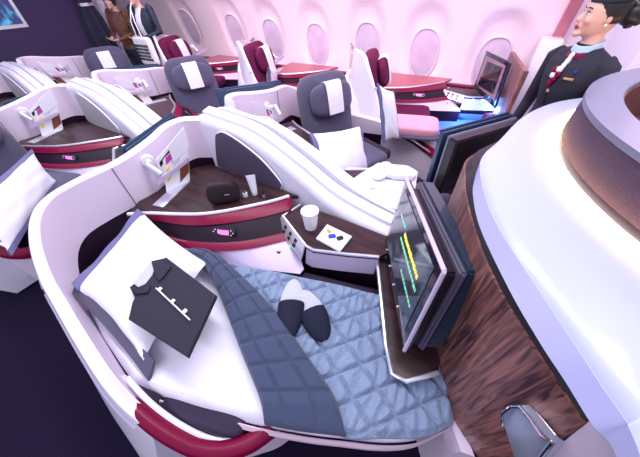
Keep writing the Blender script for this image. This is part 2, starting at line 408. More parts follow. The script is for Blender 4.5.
        for x,z in prof:
            c=C+M@Vector((.05,0,.935)); rr.append([c+Mt@Vector((x,-.085,z)),c+Mt@Vector((x,.085,z)),c+Mt@Vector((x-.006,.085,z-.003)),c+Mt@Vector((x-.006,-.085,z-.003))])
        loft(bm,rr); part('headrest_cover',bm,CLOTH,hr)
        bm=new(); sup(bm,C+M@Vector((.36,0,.46)),(.30,.27,.075),M,.4,.3); part('seat_cushion',bm,FB if style=='grey' else MARD)
        bm=new(); box(bm,C+M@Vector((.34,0,.22)),(.50,.46,.38),M,.02); part('plinth',bm,DARKP)
        bm=new(); box(bm,C+M@Vector((.35,-.30,.47)),(.5,.07,.10),M,.03,3); part('armrest',bm,LEA)
        bm=new(); sup(bm,C+M@Vector((1.48,0,.42)),(.20,.24,.06),M,.4,.3); part('ottoman',bm,FB)
    if style=='maroon':
        out=crom([(-1.66,.58,.80),(-1.76,.46,1.02),(-1.81,.30,1.12),(-1.80,.12,1.15),(-1.72,-.0,1.16),(-1.60,-.07,1.13),(-1.53,-.11,1.04),(-1.45,-.13,.90),(-1.38,-.14,.76),(-1.30,-.15,.66)],8)
        bm=new(); rr=[]
        for i,p in enumerate(out):
            c=Vector((-1.35,.3,0)); s=Vector((p.x,p.y,0))-c; s.normalize()
            rr.append([p-s*.02,p+s*.012+Vector((0,0,-.01)),Vector((p.x,p.y,.62))+s*.05,Vector((p.x,p.y,.55))+s*.05,Vector((p.x,p.y,.55))-s*.02])
        loft(bm,rr); part('privacy_shell',bm,WHITE)
        bm=new(); q=Vector((-1.40,-.175,.86)); sup(bm,q,(.014,.012,.014),nu=10,nv=6); part('shell_stud',bm,LIL)
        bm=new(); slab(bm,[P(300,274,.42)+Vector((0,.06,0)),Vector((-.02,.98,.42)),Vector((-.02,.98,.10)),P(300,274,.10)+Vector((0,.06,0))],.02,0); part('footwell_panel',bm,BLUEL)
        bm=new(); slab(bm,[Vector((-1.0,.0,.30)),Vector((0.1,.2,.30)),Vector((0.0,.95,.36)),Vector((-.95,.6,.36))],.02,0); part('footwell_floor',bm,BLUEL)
        for x_ in (.15,.45,.75):
            bm=new(); sup(bm,Vector(led[6]).lerp(Vector(led[4]),x_)+Vector((0,.0,-.035)),(.012,.012,.012),nu=10,nv=6); part('footwell_lamp',bm,BLED)
    # reading lamp on the back wall
    q=P(149,157,.90)+Vector((0,-.035,0)); bm=new(); wn=Vector((.95,-.3,0)).normalized()
    Ml=frame(Vector((0,0,1)),wn)
    def cyl(bm,a,b,r0,r1=None,k=18): tube(bm,[Vector(a),Vector(b)],(lambda t:r0+(r1-r0)*t) if r1 is not None else r0,k)
    wx=-1.755; q=Vector((wx,q.y,q.z))
    cyl(bm,q-wn*.01,q+wn*.02,.042,.036); cyl(bm,q+wn*.02,q+wn*.06,.018); lamp=part('reading_lamp',bm,WHITE)
    bm=new(); cyl(bm,q+wn*.06+Vector((0,-.02,.01)),q+wn*.085+Vector((.045,.012,-.055)),.018,.022); lb=part('lamp_head',bm,SIL,lamp)
    # literature holder
    wl=-1.70
    hq=[PXs(x,y,wl+.02) for x,y in ((151,168),(178,146),(183,158),(157,182))]
    bm=new(); slab(bm,[PXs(157,180,wl+.05),PXs(187,157,wl+.05),PXs(188,162,wl+.05),PXs(158,186,wl+.05)],.006,.002)
    part('holder_strap',bm,LIL)
    bm=new(); slab(bm,[P(152,205,.69),P(163,207,.69),P(190,181,.69),P(183,177,.69)],.012,.003); part('holder_tray',bm,SIL)
    # screen
    s=1.10; TQ=[Vector((0,0,H))+Vector(v)*s for v in ((-.195,1.016,-.648),(.052,.528,-.588),(.041,.434,-.94),(-.206,.921,-1.0))]
    if style=='grey' and not mir:
        a=P(171,114,.975)+Vector((2,0,0)); b=P(122,149,.975)+Vector((2,0,0)); TQ=[a,b,b+Vector((0,-.02,-.42)),a+Vector((0,-.02,-.42))]
    if mir:
        TQ=[Vector((-.266,.80,1.005)),Vector((.07,.27,.99)),Vector((.07,.25,.60)),Vector((-.266,.78,.60))]
    if style=='maroon':
        TQ=[PY(486,52,4.05),PY(509,63,3.62),PY(494,108,3.60),PY(473,88,4.03)]; TQ=[p-Vector((.35,WDY,0)) for p in TQ]
    bm=new(); slab(bm,TQ,.03,.006); 
    n=(TQ[1]-TQ[0]).cross(TQ[3]-TQ[0]).normalized(); 
    if n.dot(Vector((-1,-.4,0)))<0: n=-n
    bm.free(); bm=new(); slab(bm,TQ if (TQ[1]-TQ[0]).cross(TQ[2]-TQ[0]).dot(n)>0 else TQ[::-1],.03,.006); tv=part('screen_frame',bm,BLKG if style in('bed','maroon') else NAVY)
    def tq(u,v,o=.0): 
        return TQ[0]*(1-u)*(1-v)+TQ[1]*u*(1-v)+TQ[2]*u*v+TQ[3]*(1-u)*v+n*o
    def patch(bm,u0,v0,u1,v1,o,th=.0015):
        q=[tq(u0,v0,o),tq(u1,v0,o),tq(u1,v1,o),tq(u0,v1,o)]
        slab(bm,q,th,0)
    bm=new(); patch(bm,.07,.07,.93,.86,.002); 
    part('display',bm,SCR if style!='maroon' else SCRP,tv)
    bm=new()
    tube(bm,[tq(-.005,-.012,-.004),tq(1.005,-.012,-.004),tq(1.01,.0,-.004),tq(1.01,1.0,-.004)],.008,6); part('screen_trim',bm,LIL if style=='bed' else NAVY,tv)
    # housing behind the screen: stepped frames onto the front panel
    o1=-n
    def shell_box(u0,v0,u1,v1,d0,d1,m,nm,mm=None):
        q=[tq(u0,v0,-d0),tq(u1,v0,-d0),tq(u1,v1,-d0),tq(u0,v1,-d0)]; r=[p-n*(d1-d0) for p in q]
        bm=new(); loft(bm,[q,r]); bmesh.ops.bevel(bm,geom=bm.edges[:],offset=.008,segments=2,affect='EDGES'); part(nm,bm,m)
    HOUSE[root.name]=lambda ex=0:(setT(mir,Vector((-.9,1.95,0)) if mir else Vector((-.9,.45,0))),shell_box(.06,.05,.97,.98,.03,.07,BLK,'screen_mount'),shell_box(-.0,.0,1.0,1.0,.06,.085,GREYL if mir else GREYP,'housing_frame'),shell_box(-.02,.0,.98,.98,.085,.15,BLK if mir else BLUEG,'housing'),setT(False,Vector((0,0,0))))
    if style=='bed':
        for k in range(4): 
            bm=new(); sup(bm,tq(.10+.2*k+.02,.93,.002),(.004,.004,.004),nu=6,nv=4); part('touch_icon',bm,PAPER,tv)
        bm=new(); random.seed(2)
        def dash(bm,u0,u1,v,hh):
            u=u0
            while u<u1:
                w=random.uniform(.018,.04); patch(bm,u,v-hh*random.uniform(.6,1),min(u+w,u1),v+hh*random.uniform(.5,1),.004); u+=w+.01
        dash(bm,.40,.82,.36,.028); part('screen_writing',bm,TXTY,tv)
        for da in ((.35,.86,.46,.018),(.56,.88,.64,.014),(.2,.38,.30,.018)):
            bm=new(); dash(bm,*da); part('screen_writing',bm,TXTG,tv)
        # tray table below the screen
        tr=[P(380,262,.575),P(379,300,.575),P(387,345,.575),P(392,375,.575),P(407,381,.575),P(440,372,.575),(.22,.62,.575),(-.02,1.0,.575)]
        tr=[P(377,256,.575),P(386,345,.575),P(392,374,.575),P(406,381,.575),P(438,373,.575),(.19,.60,.575),(.02,.95,.575)]
        bm=new(); prism(bm,[(p[0],p[1]) for p in tr],.555,.575); tt=part('tray_table',bm,WOODD)
        bm=new(); tube(bm,[Vector(p) for p in tr[:5]],.010,8); part('tray_edge',bm,SIL,tt)
    T.mir=False; T.origin=Vector((0,0,0))
    return root
def copy_tree(o,parent=None):
    c=o.copy(); COL.objects.link(c); c.parent=parent
    for ch in [k for k in o.children]: copy_tree(ch,c)
    return c
GN='business class seat pods'
pod0=make_pod('seat_pod','white seat pod nearest the camera made up as a bed with quilted duvet','seat pod','bed')
podn=make_pod('seat_pod','white seat pod with grey seat directly behind the bed pod along the near aisle','seat pod','grey')
podn.location.x-=2.0
podf=make_pod('seat_pod','white seat pod beyond the bed pod with charcoal seat holding a white pillow and tray','seat pod','grey',True)
podw=make_pod('seat_pod','white window seat pod nearest the attendant with maroon seat and pink cushion','seat pod','maroon')
WDY=3.0
podw.location.y+=WDY; podw.location.x+=.35
def place(o,lab,dx,dy=0,s=None):
    c=copy_tree(o); c['label']=lab; c.location.x+=dx; c.location.y+=dy; return c
pf2=place(podf,'middle grey seat pod of the centre row, tall navy screen edge before its charcoal seat',-2.0)
pf3=place(podf,'far grey seat pod in front of the dark purple bulkhead',-4.0)
pn2=place(podn,'grey seat pod at the left edge under the dark purple bulkhead',-2.0)
pw2=place(podw,'middle maroon window seat pod with a pillow standing on its seat',-1.75)
pw3=place(podw,'farthest maroon window seat pod beside the standing visitors',-3.6)

HOUSE[pod0.name]()
HOUSE[podf.name]()
# ------------------------------------------------------------------ the setting
bm=new(); box(bm,(-2.5,1.5,-.05),(15,12,.1)); tag(link('floor',bm,CARPET,raw=True),kind='structure')
WY=4.30
# sidewall: curved section swept along x, with window recesses
sec=[(4.34,.0),(4.34,.45),(4.36,.7),(4.34,1.0),(4.24,1.35),(4.06,1.7),(3.8,2.05),(3.4,2.3),(2.9,2.4)]
prof=crom([Vector((0,y,z)) for y,z in sec],6)
wc=[PY(x,y,4.3) for x,y in ((189,28),(234,34),(271,40),(315,46),(365,47),(422,55),(490,66))]
def wally(z):
    for a,b in zip(prof[:-1],prof[1:]):
        if a.z<=z<=b.z: return a.y+(b.y-a.y)*(z-a.z)/(b.z-a.z+1e-9)
    return prof[-1].y
WW,WH=.27,.44         # half sizes of the outer recess
WC=[(w.x,w.z+.09) for w in wc]
bm=new(); xs=[-9+ .04*i for i in range(int((4-(-9))/.04)+1)]
zs=[0,.2,.4,.5]+[.55+.03*i for i in range(36)]+[1.7,1.8,1.9,2.0,2.1,2.2,2.3,2.38]
V={}
def recess(x,z):
    d=0
    for cx,cz in WC:
        e=(abs((x-cx)/WW)**2.6+abs((z-cz)/WH)**2.6)
        if e<1.25: d=max(d,.05*min(1,(1.25-e)/.7))
    return d
for i,x in enumerate(xs):
    for j,z in enumerate(zs): V[i,j]=bm.verts.new((x,wally(z)+recess(x,z),z))
for i in range(len(xs)-1):
    for j in range(len(zs)-1): bm.faces.new((V[i,j],V[i+1,j],V[i+1,j+1],V[i,j+1]))
tag(link('wall_window_side',bm,WALLW,raw=True,auto=80),kind='structure')
for k,(cx,cz) in enumerate(WC):
    bm=new(); ring=[]; y=wally(cz-.09)
    pts=[]
    for a in range(40):
        t=2*PI*a/40; c,s=math.cos(t),math.sin(t)
        x_=cx+.185*math.copysign(abs(c)**.8,c); z_=cz-.09+0.29*math.copysign(abs(s)**.8,s); pts.append(Vector((x_,wally(z_)+.035,z_)))
    slab(bm,pts,.02,0); w=tag(link('window_%d'%(k+1),bm,PANE,raw=True),kind='structure')
    bm=new(); tube(bm,pts+pts[:2],.014,8); f=link('window_frame',bm,WINF,w,raw=True)
# ledge at the foot of the sidewall
bm=new(); box(bm,(-2.4,4.28,.60),(13,.10,.03),bev=.01); tag(link('trim_1',bm,MAR,raw=True),kind='structure')
# overhead lining joint and ceiling-level bin edge
bm=new(); box(bm,(-2.5,3.0,2.43),(13,1.2,.06)); tag(link('ceiling',bm,WALLW,raw=True),kind='structure')
# dark bulkhead at the back of the centre seats
BX=-6.6
bm=new(); yb=PX(90,2,BX).y; box(bm,(BX,yb-2.5,1.3),(.08,5,2.6)); tag(link('wall_back',bm,BULK,raw=True),kind='structure')
bm=new(); box(bm,(-8.6,3.0,1.3),(.08,3.2,2.6)); tag(link('wall_rear_aisle',bm,WALLW,raw=True),kind='structure')

# picture screen on the bulkhead
q=[PX(-14,-2,BX+.05),PX(15,-2,BX+.05),PX(25,27,BX+.05),PX(-6,31,BX+.05)]
zt=q[1].z; zb=(q[2].z+q[3].z)/2; y1=(q[1].y+q[2].y)/2; y0=y1-.75
fr=empty('wall_screen',(BX+.05,(y0+y1)/2,zb),'framed blue picture screen high on the dark purple bulkhead','screen')
bm=new(); slab(bm,[(0,y0-(y0+y1)/2,0),(0,y1-(y0+y1)/2,0),(0,y1-(y0+y1)/2,zt-zb+.1),(0,y0-(y0+y1)/2,zt-zb+.1)],.04,.005); link('frame',bm,PLA,fr,raw=True)
bm=new(); e=.045; slab(bm,[(.006,y0-(y0+y1)/2+e,e),(.006,y1-(y0+y1)/2-e,e),(.006,y1-(y0+y1)/2-e,zt-zb+.1-e),(.006,y0-(y0+y1)/2+e,zt-zb+.1-e)],.01,0); link('picture',bm,ART,fr,raw=True)
# curtain gathered at the bulkhead end and the white column beside it
cu=[]
yc=PX(90,12,BX+.25).y
bm=new(); rr=[]
for i in range(13):
    z=.02+2.3*i/12; w=.16 if z>1.9 else (.16-.07*math.exp(-((z-1.55)/.16)**2)); ring=[]
    for k in range(36):
        a=2*PI*k/36; r=w*(1+.14*math.sin(a*9)); ring.append(Vector((BX+.25+.6*r*math.cos(a),yc+r*math.sin(a),z)))
    rr.append(ring)
loft(bm,rr); c=empty('curtain',(BX+.25,yc,.02),'gathered dark grey curtain tied back at the bulkhead end','curtain')
o=link('curtain_cloth',bm,CURT,None,origin=(BX+.25,yc,.02),raw=True); o.location=(0,0,0); o.parent=c
bm=new(); rr=[[Vector((.075*1.1*math.cos(a),.115*math.sin(a),z)) for a in [2*PI*k/24 for k in range(24)]] for z in (1.51,1.55)]; loft(bm,rr); link('tie_back',bm,SIL,c,raw=True)
bm=new(); yv=PX(104,12,BX).y; box(bm,(BX-.05,yv+.02,1.25),(.12,.12,2.5),bev=.03); tag(link('trim_2',bm,WHITE,raw=True),kind='structure')
# front end of the sidewall: reddish frame following the curve, light wall beyond
xf=PY(549,45,4.15).x
bm=new(); loft(bm,[[Vector((xf,p.y-.10,p.z)),Vector((xf,p.y+.03,p.z)),Vector((xf+.10,p.y+.03,p.z)),Vector((xf+.10,p.y-.10,p.z))] for p in prof]); tag(link('trim_3',bm,mat('frame_rose',(.45,.16,.20),.4),raw=True),kind='structure')
bm=new(); box(bm,(xf+.5,3.6,1.3),(.06,1.9,2.6)); tag(link('wall_front',bm,mat('front_wall',(.74,.78,.92),.45),raw=True),kind='structure')
bm=new(); box(bm,(xf+1.6,3.05,1.3),(2.3,.06,2.6)); tag(link('wall_front_side',bm,WALLW,raw=True),kind='structure')
# ------------------------------------------------------------------ front service counter with lit drum
ctr=empty('service_counter',(.9,1.2,0),'large white topped counter with dark wood side at the front of the bed pod','counter')
T.origin=Vector((.9,1.2,0))
def cpart(n,bm,m,par=None,auto=35): return link(n,bm,m,par or ctr,auto=auto)
wp=[P(x,y,1.09) for x,y in ((577,422),(550,380),(526,342),(500,298),(483,262),(475,240),(465,203),(463,180),(470,158))]
wall=[Vector((p.x,p.y,0)) for p in crom([Vector((p.x,p.y,0)) for p in wp]+[Vector((.22,1.6,0)),Vector((.42,1.88,0))],8)]
W0=wall[0]
lipb=[P(x,y,1.125) for x,y in ((612,448),(591,424),(565,382),(539,342),(508,288),(480,228),(473,195))]
bm=new(); rr=[]
WB=P(505,485,.5); W0b=Vector((WB.x,WB.y,0)); NB=14
def low_(i): 
    w=max(0,1-i/NB); return wall[i].lerp(W0b+(wall[0]-wall[0]),w**1.5) if i<NB else wall[i]
for i,p in enumerate(wall):
    z=Vector((0,0,1)); b=low_(i); rr.append([b+z*.50,p+z*1.10,p+Vector((.03,.01,1.10)),b+Vector((.03,.01,.50))])
loft(bm,rr); cpart('wood_panel',bm,WOODP)
bm=new(); loft(bm,[[p+Vector((.006,.002,1.098)),p+Vector((.022,.008,1.13)),p+Vector((.06,.03,1.13)),p+Vector((.06,.03,1.098))] for p in wall]); cpart('shadow_gap',bm,BLK)
bm=new(); loft(bm,[[p+Vector((-.012,0,.505)),p+Vector((-.03,-.01,.03)),p+Vector((.03,.01,.03)),p+Vector((.03,.01,.505))] for p in wall]); cpart('plinth_panel',bm,PINKW)
# side face beyond the wood corner
bm=new(); slab(bm,[(W0.x+.004,W0.y,1.12),(W0b.x+.004,W0b.y-.002,.50),(W0b.x+.004,W0b.y-.002,.03),(.95,.02,.03),(.95,.02,1.12)],.03,0); cpart('side_panel',bm,PINKW)
lt=[P(x,y,1.185) for x,y in ((637,432),(630,418),(603,380),(578,342),(543,290),(502,228),(487,195))]
out=[(p.x,p.y) for p in lt]+[(.062,1.03),(.066,1.15),(.103,1.29),(.2,1.68),(.38,1.98),(.8,2.3),(1.3,2.42),(2.0,2.25),(2.35,1.4),(2.2,.5),(1.5,.08),(.9,.05),(.52,.13),(.40,.20)]
oc=crom([Vector((a,b,0)) for a,b in out],6,True)
ol=crom([Vector((p.x,p.y,0)) for p in lipb]+[Vector((a,b,0)) for a,b in out[7:]],6,True)
cen=Vector((1.2,1.26,0))
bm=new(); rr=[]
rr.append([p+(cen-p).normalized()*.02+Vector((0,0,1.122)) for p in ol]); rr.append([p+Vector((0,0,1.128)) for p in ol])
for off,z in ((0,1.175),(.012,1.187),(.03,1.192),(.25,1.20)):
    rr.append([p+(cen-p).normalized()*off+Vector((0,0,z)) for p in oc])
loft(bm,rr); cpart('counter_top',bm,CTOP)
bm=new(); loft(bm,[[p+(cen-p).normalized()*-.0015+Vector((0,0,1.128)) for p in ol],[p+(cen-p).normalized()*-.0015+Vector((0,0,1.176)) for p in oc],[p+(cen-p).normalized()*.008+Vector((0,0,1.174)) for p in oc],[p+(cen-p).normalized()*.008+Vector((0,0,1.130)) for p in ol]],caps=False); cpart('lip_shade_band',bm,mat('edge_shade_lavender',(.50,.50,.82),.45))  # bluish shade on the white lip, put into this band's colour
# recessed latch
lq=[]
def on_wall(x,y):
    best=None
    for k in range(len(wall)-1):
        a,b=wall[k],wall[k+1]; n=Vector((b.y-a.y,-(b.x-a.x),0)); d=ray(x,y); o=Vector((0,0,H)); den=d.dot(n)
        if abs(den)<1e-9: continue
        t=(a-o).dot(n)/den; q=o+d*t; w=(q-a).dot(b-a)/(b-a).length_squared
        if -0.0<=w<=1.0 or (k==0 and w<0): return q,n.normalized()
    return None
a,na=on_wall(507,415); 
pts=[on_wall(x,y)[0] for x,y in ((508,424),(508,412),(518,405),(527,405),(533,412),(552,436),(562,442),(540,470),(520,462))]
if na.x>0: na=-na
pts=[p+na*.012 for p in pts]
bm=new(); slab(bm,pts,.02,.003); 
bm.free(); bm=new()
n0=(pts[2]-pts[0]).cross(pts[5]-pts[0]).normalized(); 
if n0.dot(na)<0: pts=pts[::-1]
slab(bm,pts,.02,.003); la=cpart('latch',bm,LATM)
bm=new(); q=[p+na*.006 for p in pts[::]]; c=sum(q,Vector())/len(q); tube(bm,[p+(c-p)*.05 for p in q],.004,8); cpart('latch_rim',bm,CHR,la)
T.origin=Vector((0,0,0))
# drum
dr=empty('lit_drum',(1.2,1.26,1.2),'dark fabric drum with pale rim and warm glow at its base on the white counter','drum lamp')
def ringloft(prof,nm,m,par,cx=0,cy=0,z0=0,k=96):
    bm=new(); loft(bm,[[Vector((cx+r*math.cos(2*PI*i/k),cy+r*math.sin(2*PI*i/k),z0+z)) for i in range(k)] for r,z in prof],caps=False); return link(nm,bm,m,par,raw=True)
ringloft([(.905,.030),(.90,.15),(.885,.15),(.885,.030),(.905,.030)],'drum_wall',DRUM,dr)
ringloft([(.905,.148),(.905,.166),(.80,.166),(.795,.160),(.795,.148),(.905,.148)],'drum_rim',RIMG,dr)
ringloft([(.80,.150),(.78,.0),(.77,.0),(.79,.150),(.80,.150)],'drum_lining',DRUMI,dr)
ringloft([(0.001,.004),(.80,.004),(.80,.001),(0.001,.001)],'drum_floor',DRUMI,dr)
ringloft([(.905,.001),(.945,.001),(.945,.012),(.905,.006),(.905,.001)],'glow_strip',GLOW,dr)
# wood divider and pale block beside the window pod screen
wd=empty('wood_divider',(.3,3.7,0),'brown wood divider behind the window pod screen, left of the attendant','divider')
T.origin=Vector((.3,3.7,0))
a=PY(512,56,3.95); b=PY(500,112,3.55); 
bm=new(); slab(bm,[(a.x+.02,4.25,.05),(a.x+.02,4.25,1.02),(a.x+.18,3.35,1.02),(a.x+.18,3.35,.05)],.05,.01); link('wood_board',bm,WOODP,wd)
bm=new(); box(bm,(a.x+.30,4.12,.60),(.20,.28,1.16),bev=.02); link('pale_block',bm,WHITE,wd)
T.origin=Vector((0,0,0))

# ------------------------------------------------------------------ bedding
zb=.505
def noisez(x,y,s): 
    return math.sin(x*s*1.7+y*s*.6)*math.sin(y*s*1.3-x*s*.5+1.3)
# bottom sheet
A=[P(130,384,.50),P(165,398,.50),P(210,411,.50),P(260,424,.50),P(310,433,.50),P(345,437,.50),P(385,441,.50),P(420,438,.50),P(450,424,.50)]
B=[P(168,222,.50),P(195,254,.50),P(235,262,.50),P(300,277,.50),P(345,283,.50),P(385,292,.50),(.05,.86,.50)]
C=[P(130,384,.50),P(90,320,.50),P(82,285,.50),P(120,240,.50),P(168,222,.50)]
D=[P(450,424,.50),(.30,.60,.50),(.05,.86,.50)]
bm=new()
def zs(p,u,v):
    e=min(u,1-u,v,1-v); return Vector((p.x,p.y,.452+.055*min(1,(e*14))**.5+.004*noisez(p.x,p.y,14)))
coons(bm,A,B,C,D,60,40,zs,th=.006)
sh=solo('bed_sheet',bm,SHEET,'white bed sheet spread over the bed pod cushion','sheet')
bm=new(); pts=crom([Vector(p)+Vector((0,-.012,-.045)) for p in A],6)
loft(bm,[[p+Vector((0,0,.012)),p+Vector((-.008,-.016,-.002)),p+Vector((-.002,-.012,-.05)),p+Vector((.006,-.002,-.05)),p+Vector((.006,.006,.01))] for p in pts]); 
c=Vector(sh.location); hem=link('sheet_hem',bm,HEM,sh,origin=c,raw=True); hem.location=(0,0,0)
# duvet
A=[P(343,437,.53),P(380,437,.53),P(420,437,.53),P(452,428,.53)]
A=[P(235,335,.53),P(262,385,.53),P(300,415,.53),P(345,437,.53),P(385,438,.53),P(425,437,.53),P(454,424,.53)]
B=[P(206,255,.53),P(232,262,.53),P(262,268,.53),P(300,276,.53),P(340,284,.53),P(383,294,.53),(.03,.86,.53)]
C=[P(235,335,.53),P(218,290,.53),P(206,255,.53)]
D=[P(454,424,.53),(.25,.60,.53),(.03,.86,.53)]
ang=math.radians(12); ca,sa=math.cos(ang),math.sin(ang)
def dia(x,y,s,r=1.0):
    # distance to the two stitch families
    a=(x*ca+y*sa)/s; b=(-x*sa+y*ca)/(s*r)
    u=a+b; v=a-b
    du=abs(u-round(u)); dv=abs(v-round(v)); return min(1,min(du,dv)*2/.26)
def zd(p,u,v):
    e=min(1,min(u,1-u,v,1-v)*25)
    d=dia(p.x,p.y,.165,.80); rid=.006*math.sin((p.x*ca+p.y*sa)*120+5*noisez(p.x,p.y,7))
    return Vector((p.x,p.y,.520+.0*e+(.028*d**.5+rid*d+.006*noisez(p.x,p.y,6))*e))
bm=new(); coons(bm,A,B,C,D,240,150,zd,th=.012)
dv=solo('quilted_duvet',bm,DUV,'pale blue grey diamond quilted duvet laid over the foot of the bed','duvet',auto=180)
# folded-back flap showing the darker reverse
A=[P(192,262,.56),P(203,268,.56),P(212,280,.56),P(225,310,.56),P(240,350,.56),P(258,395,.56),P(264,424,.55)]
B=[P(193,250,.58),P(212,251,.58),P(232,265,.58),P(268,300,.58),P(305,350,.58),P(335,395,.58),P(346,436,.55)]
C=[A[0],P(191,256,.57),B[0]]; D=[A[-1],P(300,431,.55),B[-1]]
def zf(p,u,v):
    # square stitching follows the flap
    L=u*9; W=v*2.6+.2
    du=abs(L-round(L)); dw=abs(W-round(W)); d=min(1,min(du*.11*2/.03,dw*.13*2/.03))
    e=min(1,min(v,1-v,u+.05,1-u)*14)
    roll=.035*math.sin(PI*min(1,v*1.0))*(1-u)**1.0+.012*math.sin(PI*v)
    return Vector((p.x,p.y,.545+.028*e**.5+roll+.016*d**.6*e+.003*noisez(p.x,p.y,10)))
bm=new(); coons(bm,A,B,C,D,170,70,zf,th=.02)
c=Vector(dv.location); fl=link('folded_flap',bm,FLAP,dv,origin=c,raw=True,auto=180); fl.location=(0,0,0); fl['label']='slate blue folded-back reverse'
def slabz(bm,q,th,bev=.004,seg=2):
    n=Vector((0,0,0))
    for i in range(len(q)): n+=(q[i]-q[0]).cross(q[(i+1)%len(q)]-q[0])
    slab(bm,q if n.z>0 else q[::-1],th,bev,seg)
# pillow with flange border
def pillow(name,lab,corners,z,th,fl,flm,grp=None,mat_=CLOTH,side=None):
    # corners: 4 world pts (a,b,c,d) ; face normal from a->b x a->d
    a,b,c,d=[Vector(p) for p in corners]
    n=(b-a).cross(d-a).normalized()
    def pt(u,v,o): return a*(1-u)*(1-v)+b*u*(1-v)+c*u*v+d*(1-u)*v+n*o
    cen=(a+b+c+d)/4
    root=empty(name,cen,lab,'pillow',grp)
    N=26; bm=new()
    for sgn in (1,-1):
        G=[]
        for j in range(N+1):
            row=[]
            for i in range(N+1):
                u=i/N;v=j/N; U=abs(2*u-1);V=abs(2*v-1)
                h=th*((1-U**3.0)*(1-V**3.0))**.5
                # sides pulled in between the corners
                uu=.5+(u-.5)*(1-.07*(1-V**2)); vv=.5+(v-.5)*(1-.07*(1-U**2))
                row.append(bm.verts.new(pt(fl+(1-2*fl)*uu,vv,sgn*h+ .0+.003*noisez(u*3,v*3,3))-cen))
            G.append(row)
        for j in range(N):
            for i in range(N): bm.faces.new((G[j][i],G[j][i+1],G[j+1][i+1],G[j+1][i]))
    link('pillow_body',bm,mat_,root,raw=True)
    for (u0,u1) in ((0.005,fl+.035),(1-fl-.035,.995))[:1 if side else 2]:
        bm=new(); rr=[]
        for j in range(N+1):
            v=j/N; V=abs(2*v-1); w=.035*(1-V**2)*(1 if u0<.5 else -1); vv=.5+(v-.5)*1.0
            o=.012+.004*math.sin(v*17)
            rr.append([pt(u0+w,vv,-o)-cen,pt(u0+w,vv,o)-cen,pt(u1+w,vv,o+th*.30*(1-V**3))-cen if u0<.5 else pt(u1+w,vv,o)-cen,pt(u1+w,vv,-o)-cen] if u0<.5 else [pt(u0+w,vv,-o)-cen,pt(u0+w,vv,o+th*.30*(1-V**3))-cen,pt(u1+w,vv,o)-cen,pt(u1+w,vv,-o)-cen])
        loft(bm,rr); link('pillow_border',bm,flm,root,raw=True)
    if side:
        bm=new(); rr=[]
        for j in range(N+1):
            v=j/N; V=abs(2*v-1); w=.03*(1-V**2); o=.012
            rr.append([pt(v,-.09+w,-.045-o)-cen,pt(v,-.09+w,-.045+o)-cen,pt(v,.05+w,.004+th*.35*(1-V**3))-cen,pt(v,.05+w,-o)-cen])
        loft(bm,rr); link('pillow_border',bm,side,root,raw=True)
    return root
pillow('pillow','large white pillow with grey blue borders under the folded pyjama top',
       [P(73,284,.60),P(150,368,.56),P(213,268,.60),P(138,209,.70)],0,.07,.07,FLANGE,side=GFAB)
# pyjama top
sp=[(129,287),(137,282),(150,263),(158,262),(166,257),(216,295),(187,357),(128,319),(132,302),(136,297)]
c0=P(170,305,.70); py=empty('pyjama_top',c0,'folded charcoal pyjama top with white buttons lying on the pillow','pyjama top')
def zpy(x,y): return .705-.0004*(y-260)*1.0 -.0004*(x-130)*.3
def PP(x,y,o=0): return P(x,y,zpy(x,y)+o)
pts=[PP(x,y) for x,y in sp]
bm=new(); slabz(bm,[p-c0 for p in pts],.028,.005,3); 
link('folded_body',bm,SHIRT,py,raw=True)
bm=new(); slabz(bm,[PP(x,y,.006)-c0 for x,y in ((133,283),(150,262),(157,262),(152,275),(145,284),(138,287))],.006,.002); link('collar_lining',bm,SOLE,py,raw=True)
bm=new(); slabz(bm,[PP(x,y,.012)-c0 for x,y in ((151,261),(164,258),(171,266),(163,277),(158,281),(154,272))],.008,.003); link('collar',bm,SHIRT,py,raw=True)
bm=new(); slabz(bm,[PP(x,y,.012)-c0 for x,y in ((130,288),(140,287),(150,285),(148,292),(136,294))],.008,.003); link('collar',bm,SHIRT,py,raw=True)
bm=new(); tube(bm,[PP(156,288,.007)-c0,PP(172,303,.007)-c0,PP(190,320,.007)-c0],.0035,6); link('placket_piping',bm,CLOTH,py,raw=True)
for x,y in ((160,289),(173,301),(185,311)):
    bm=new(); p=PP(x,y,.008)-c0; sup(bm,p,(.009,.009,.004),nu=12,nv=6); link('button',bm,PLA,py,raw=True)
# slippers
def slipper(lab,heel,toe,w,zoff=.0):
    h=P(*heel,.565); t=P(*toe,.565); d=(t-h); d.z=0; Ln=d.length; ax=d.normalized(); M=frame(ax,(0,0,1)); c=(h+t)/2
    root=empty('slipper',c,lab,'slipper','slippers on the duvet')
    def outl(u): # half width along length 0 heel..1 toe
        return w*(math.sin(PI*min(1,max(0,u))**.85)**.45)*(.82+.25*u)
    N=28
    bm=new(); rr=[]
    for i in range(N+1):
        u=.004+.992*i/N; x=(u-.5)*Ln; o=outl(u)
        rr.append([M@Vector((x,o*math.cos(a)*1,.010*math.sin(a)-.008)) for a in [2*PI*k/16 for k in range(16)]])
    loft(bm,rr); link('sole',bm,SOLE,root,raw=True)
    bm=new(); rr=[]
    for i in range(N+1):
        u=.46+.54*i/N; uu=min(.996,u); x=(uu-.5)*Ln; o=outl(uu)*1.05; hh=.050*math.sin(PI*min(1,(1.02-uu)/.54*.52+.0))**.6
        ring=[]
        for k in range(17):
            a=PI*k/16; ring.append(M@Vector((x-(.035*math.sin(a) if i==0 else 0)*0,o*math.cos(a),-.006+hh*math.sin(a)**.8)))
        for k in range(16,-1,-1):
            a=PI*k/16; ring.append(M@Vector((x,o*.93*math.cos(a),-.006+(hh-.005)*math.sin(a)**.8)))
        rr.append(ring)
    loft(bm,rr); link('upper',bm,SLIP,root,raw=True)
    return root
slipper('white soled dark slipper on the duvet, the left and more upright of the pair',(294,279),(288,339),.066)
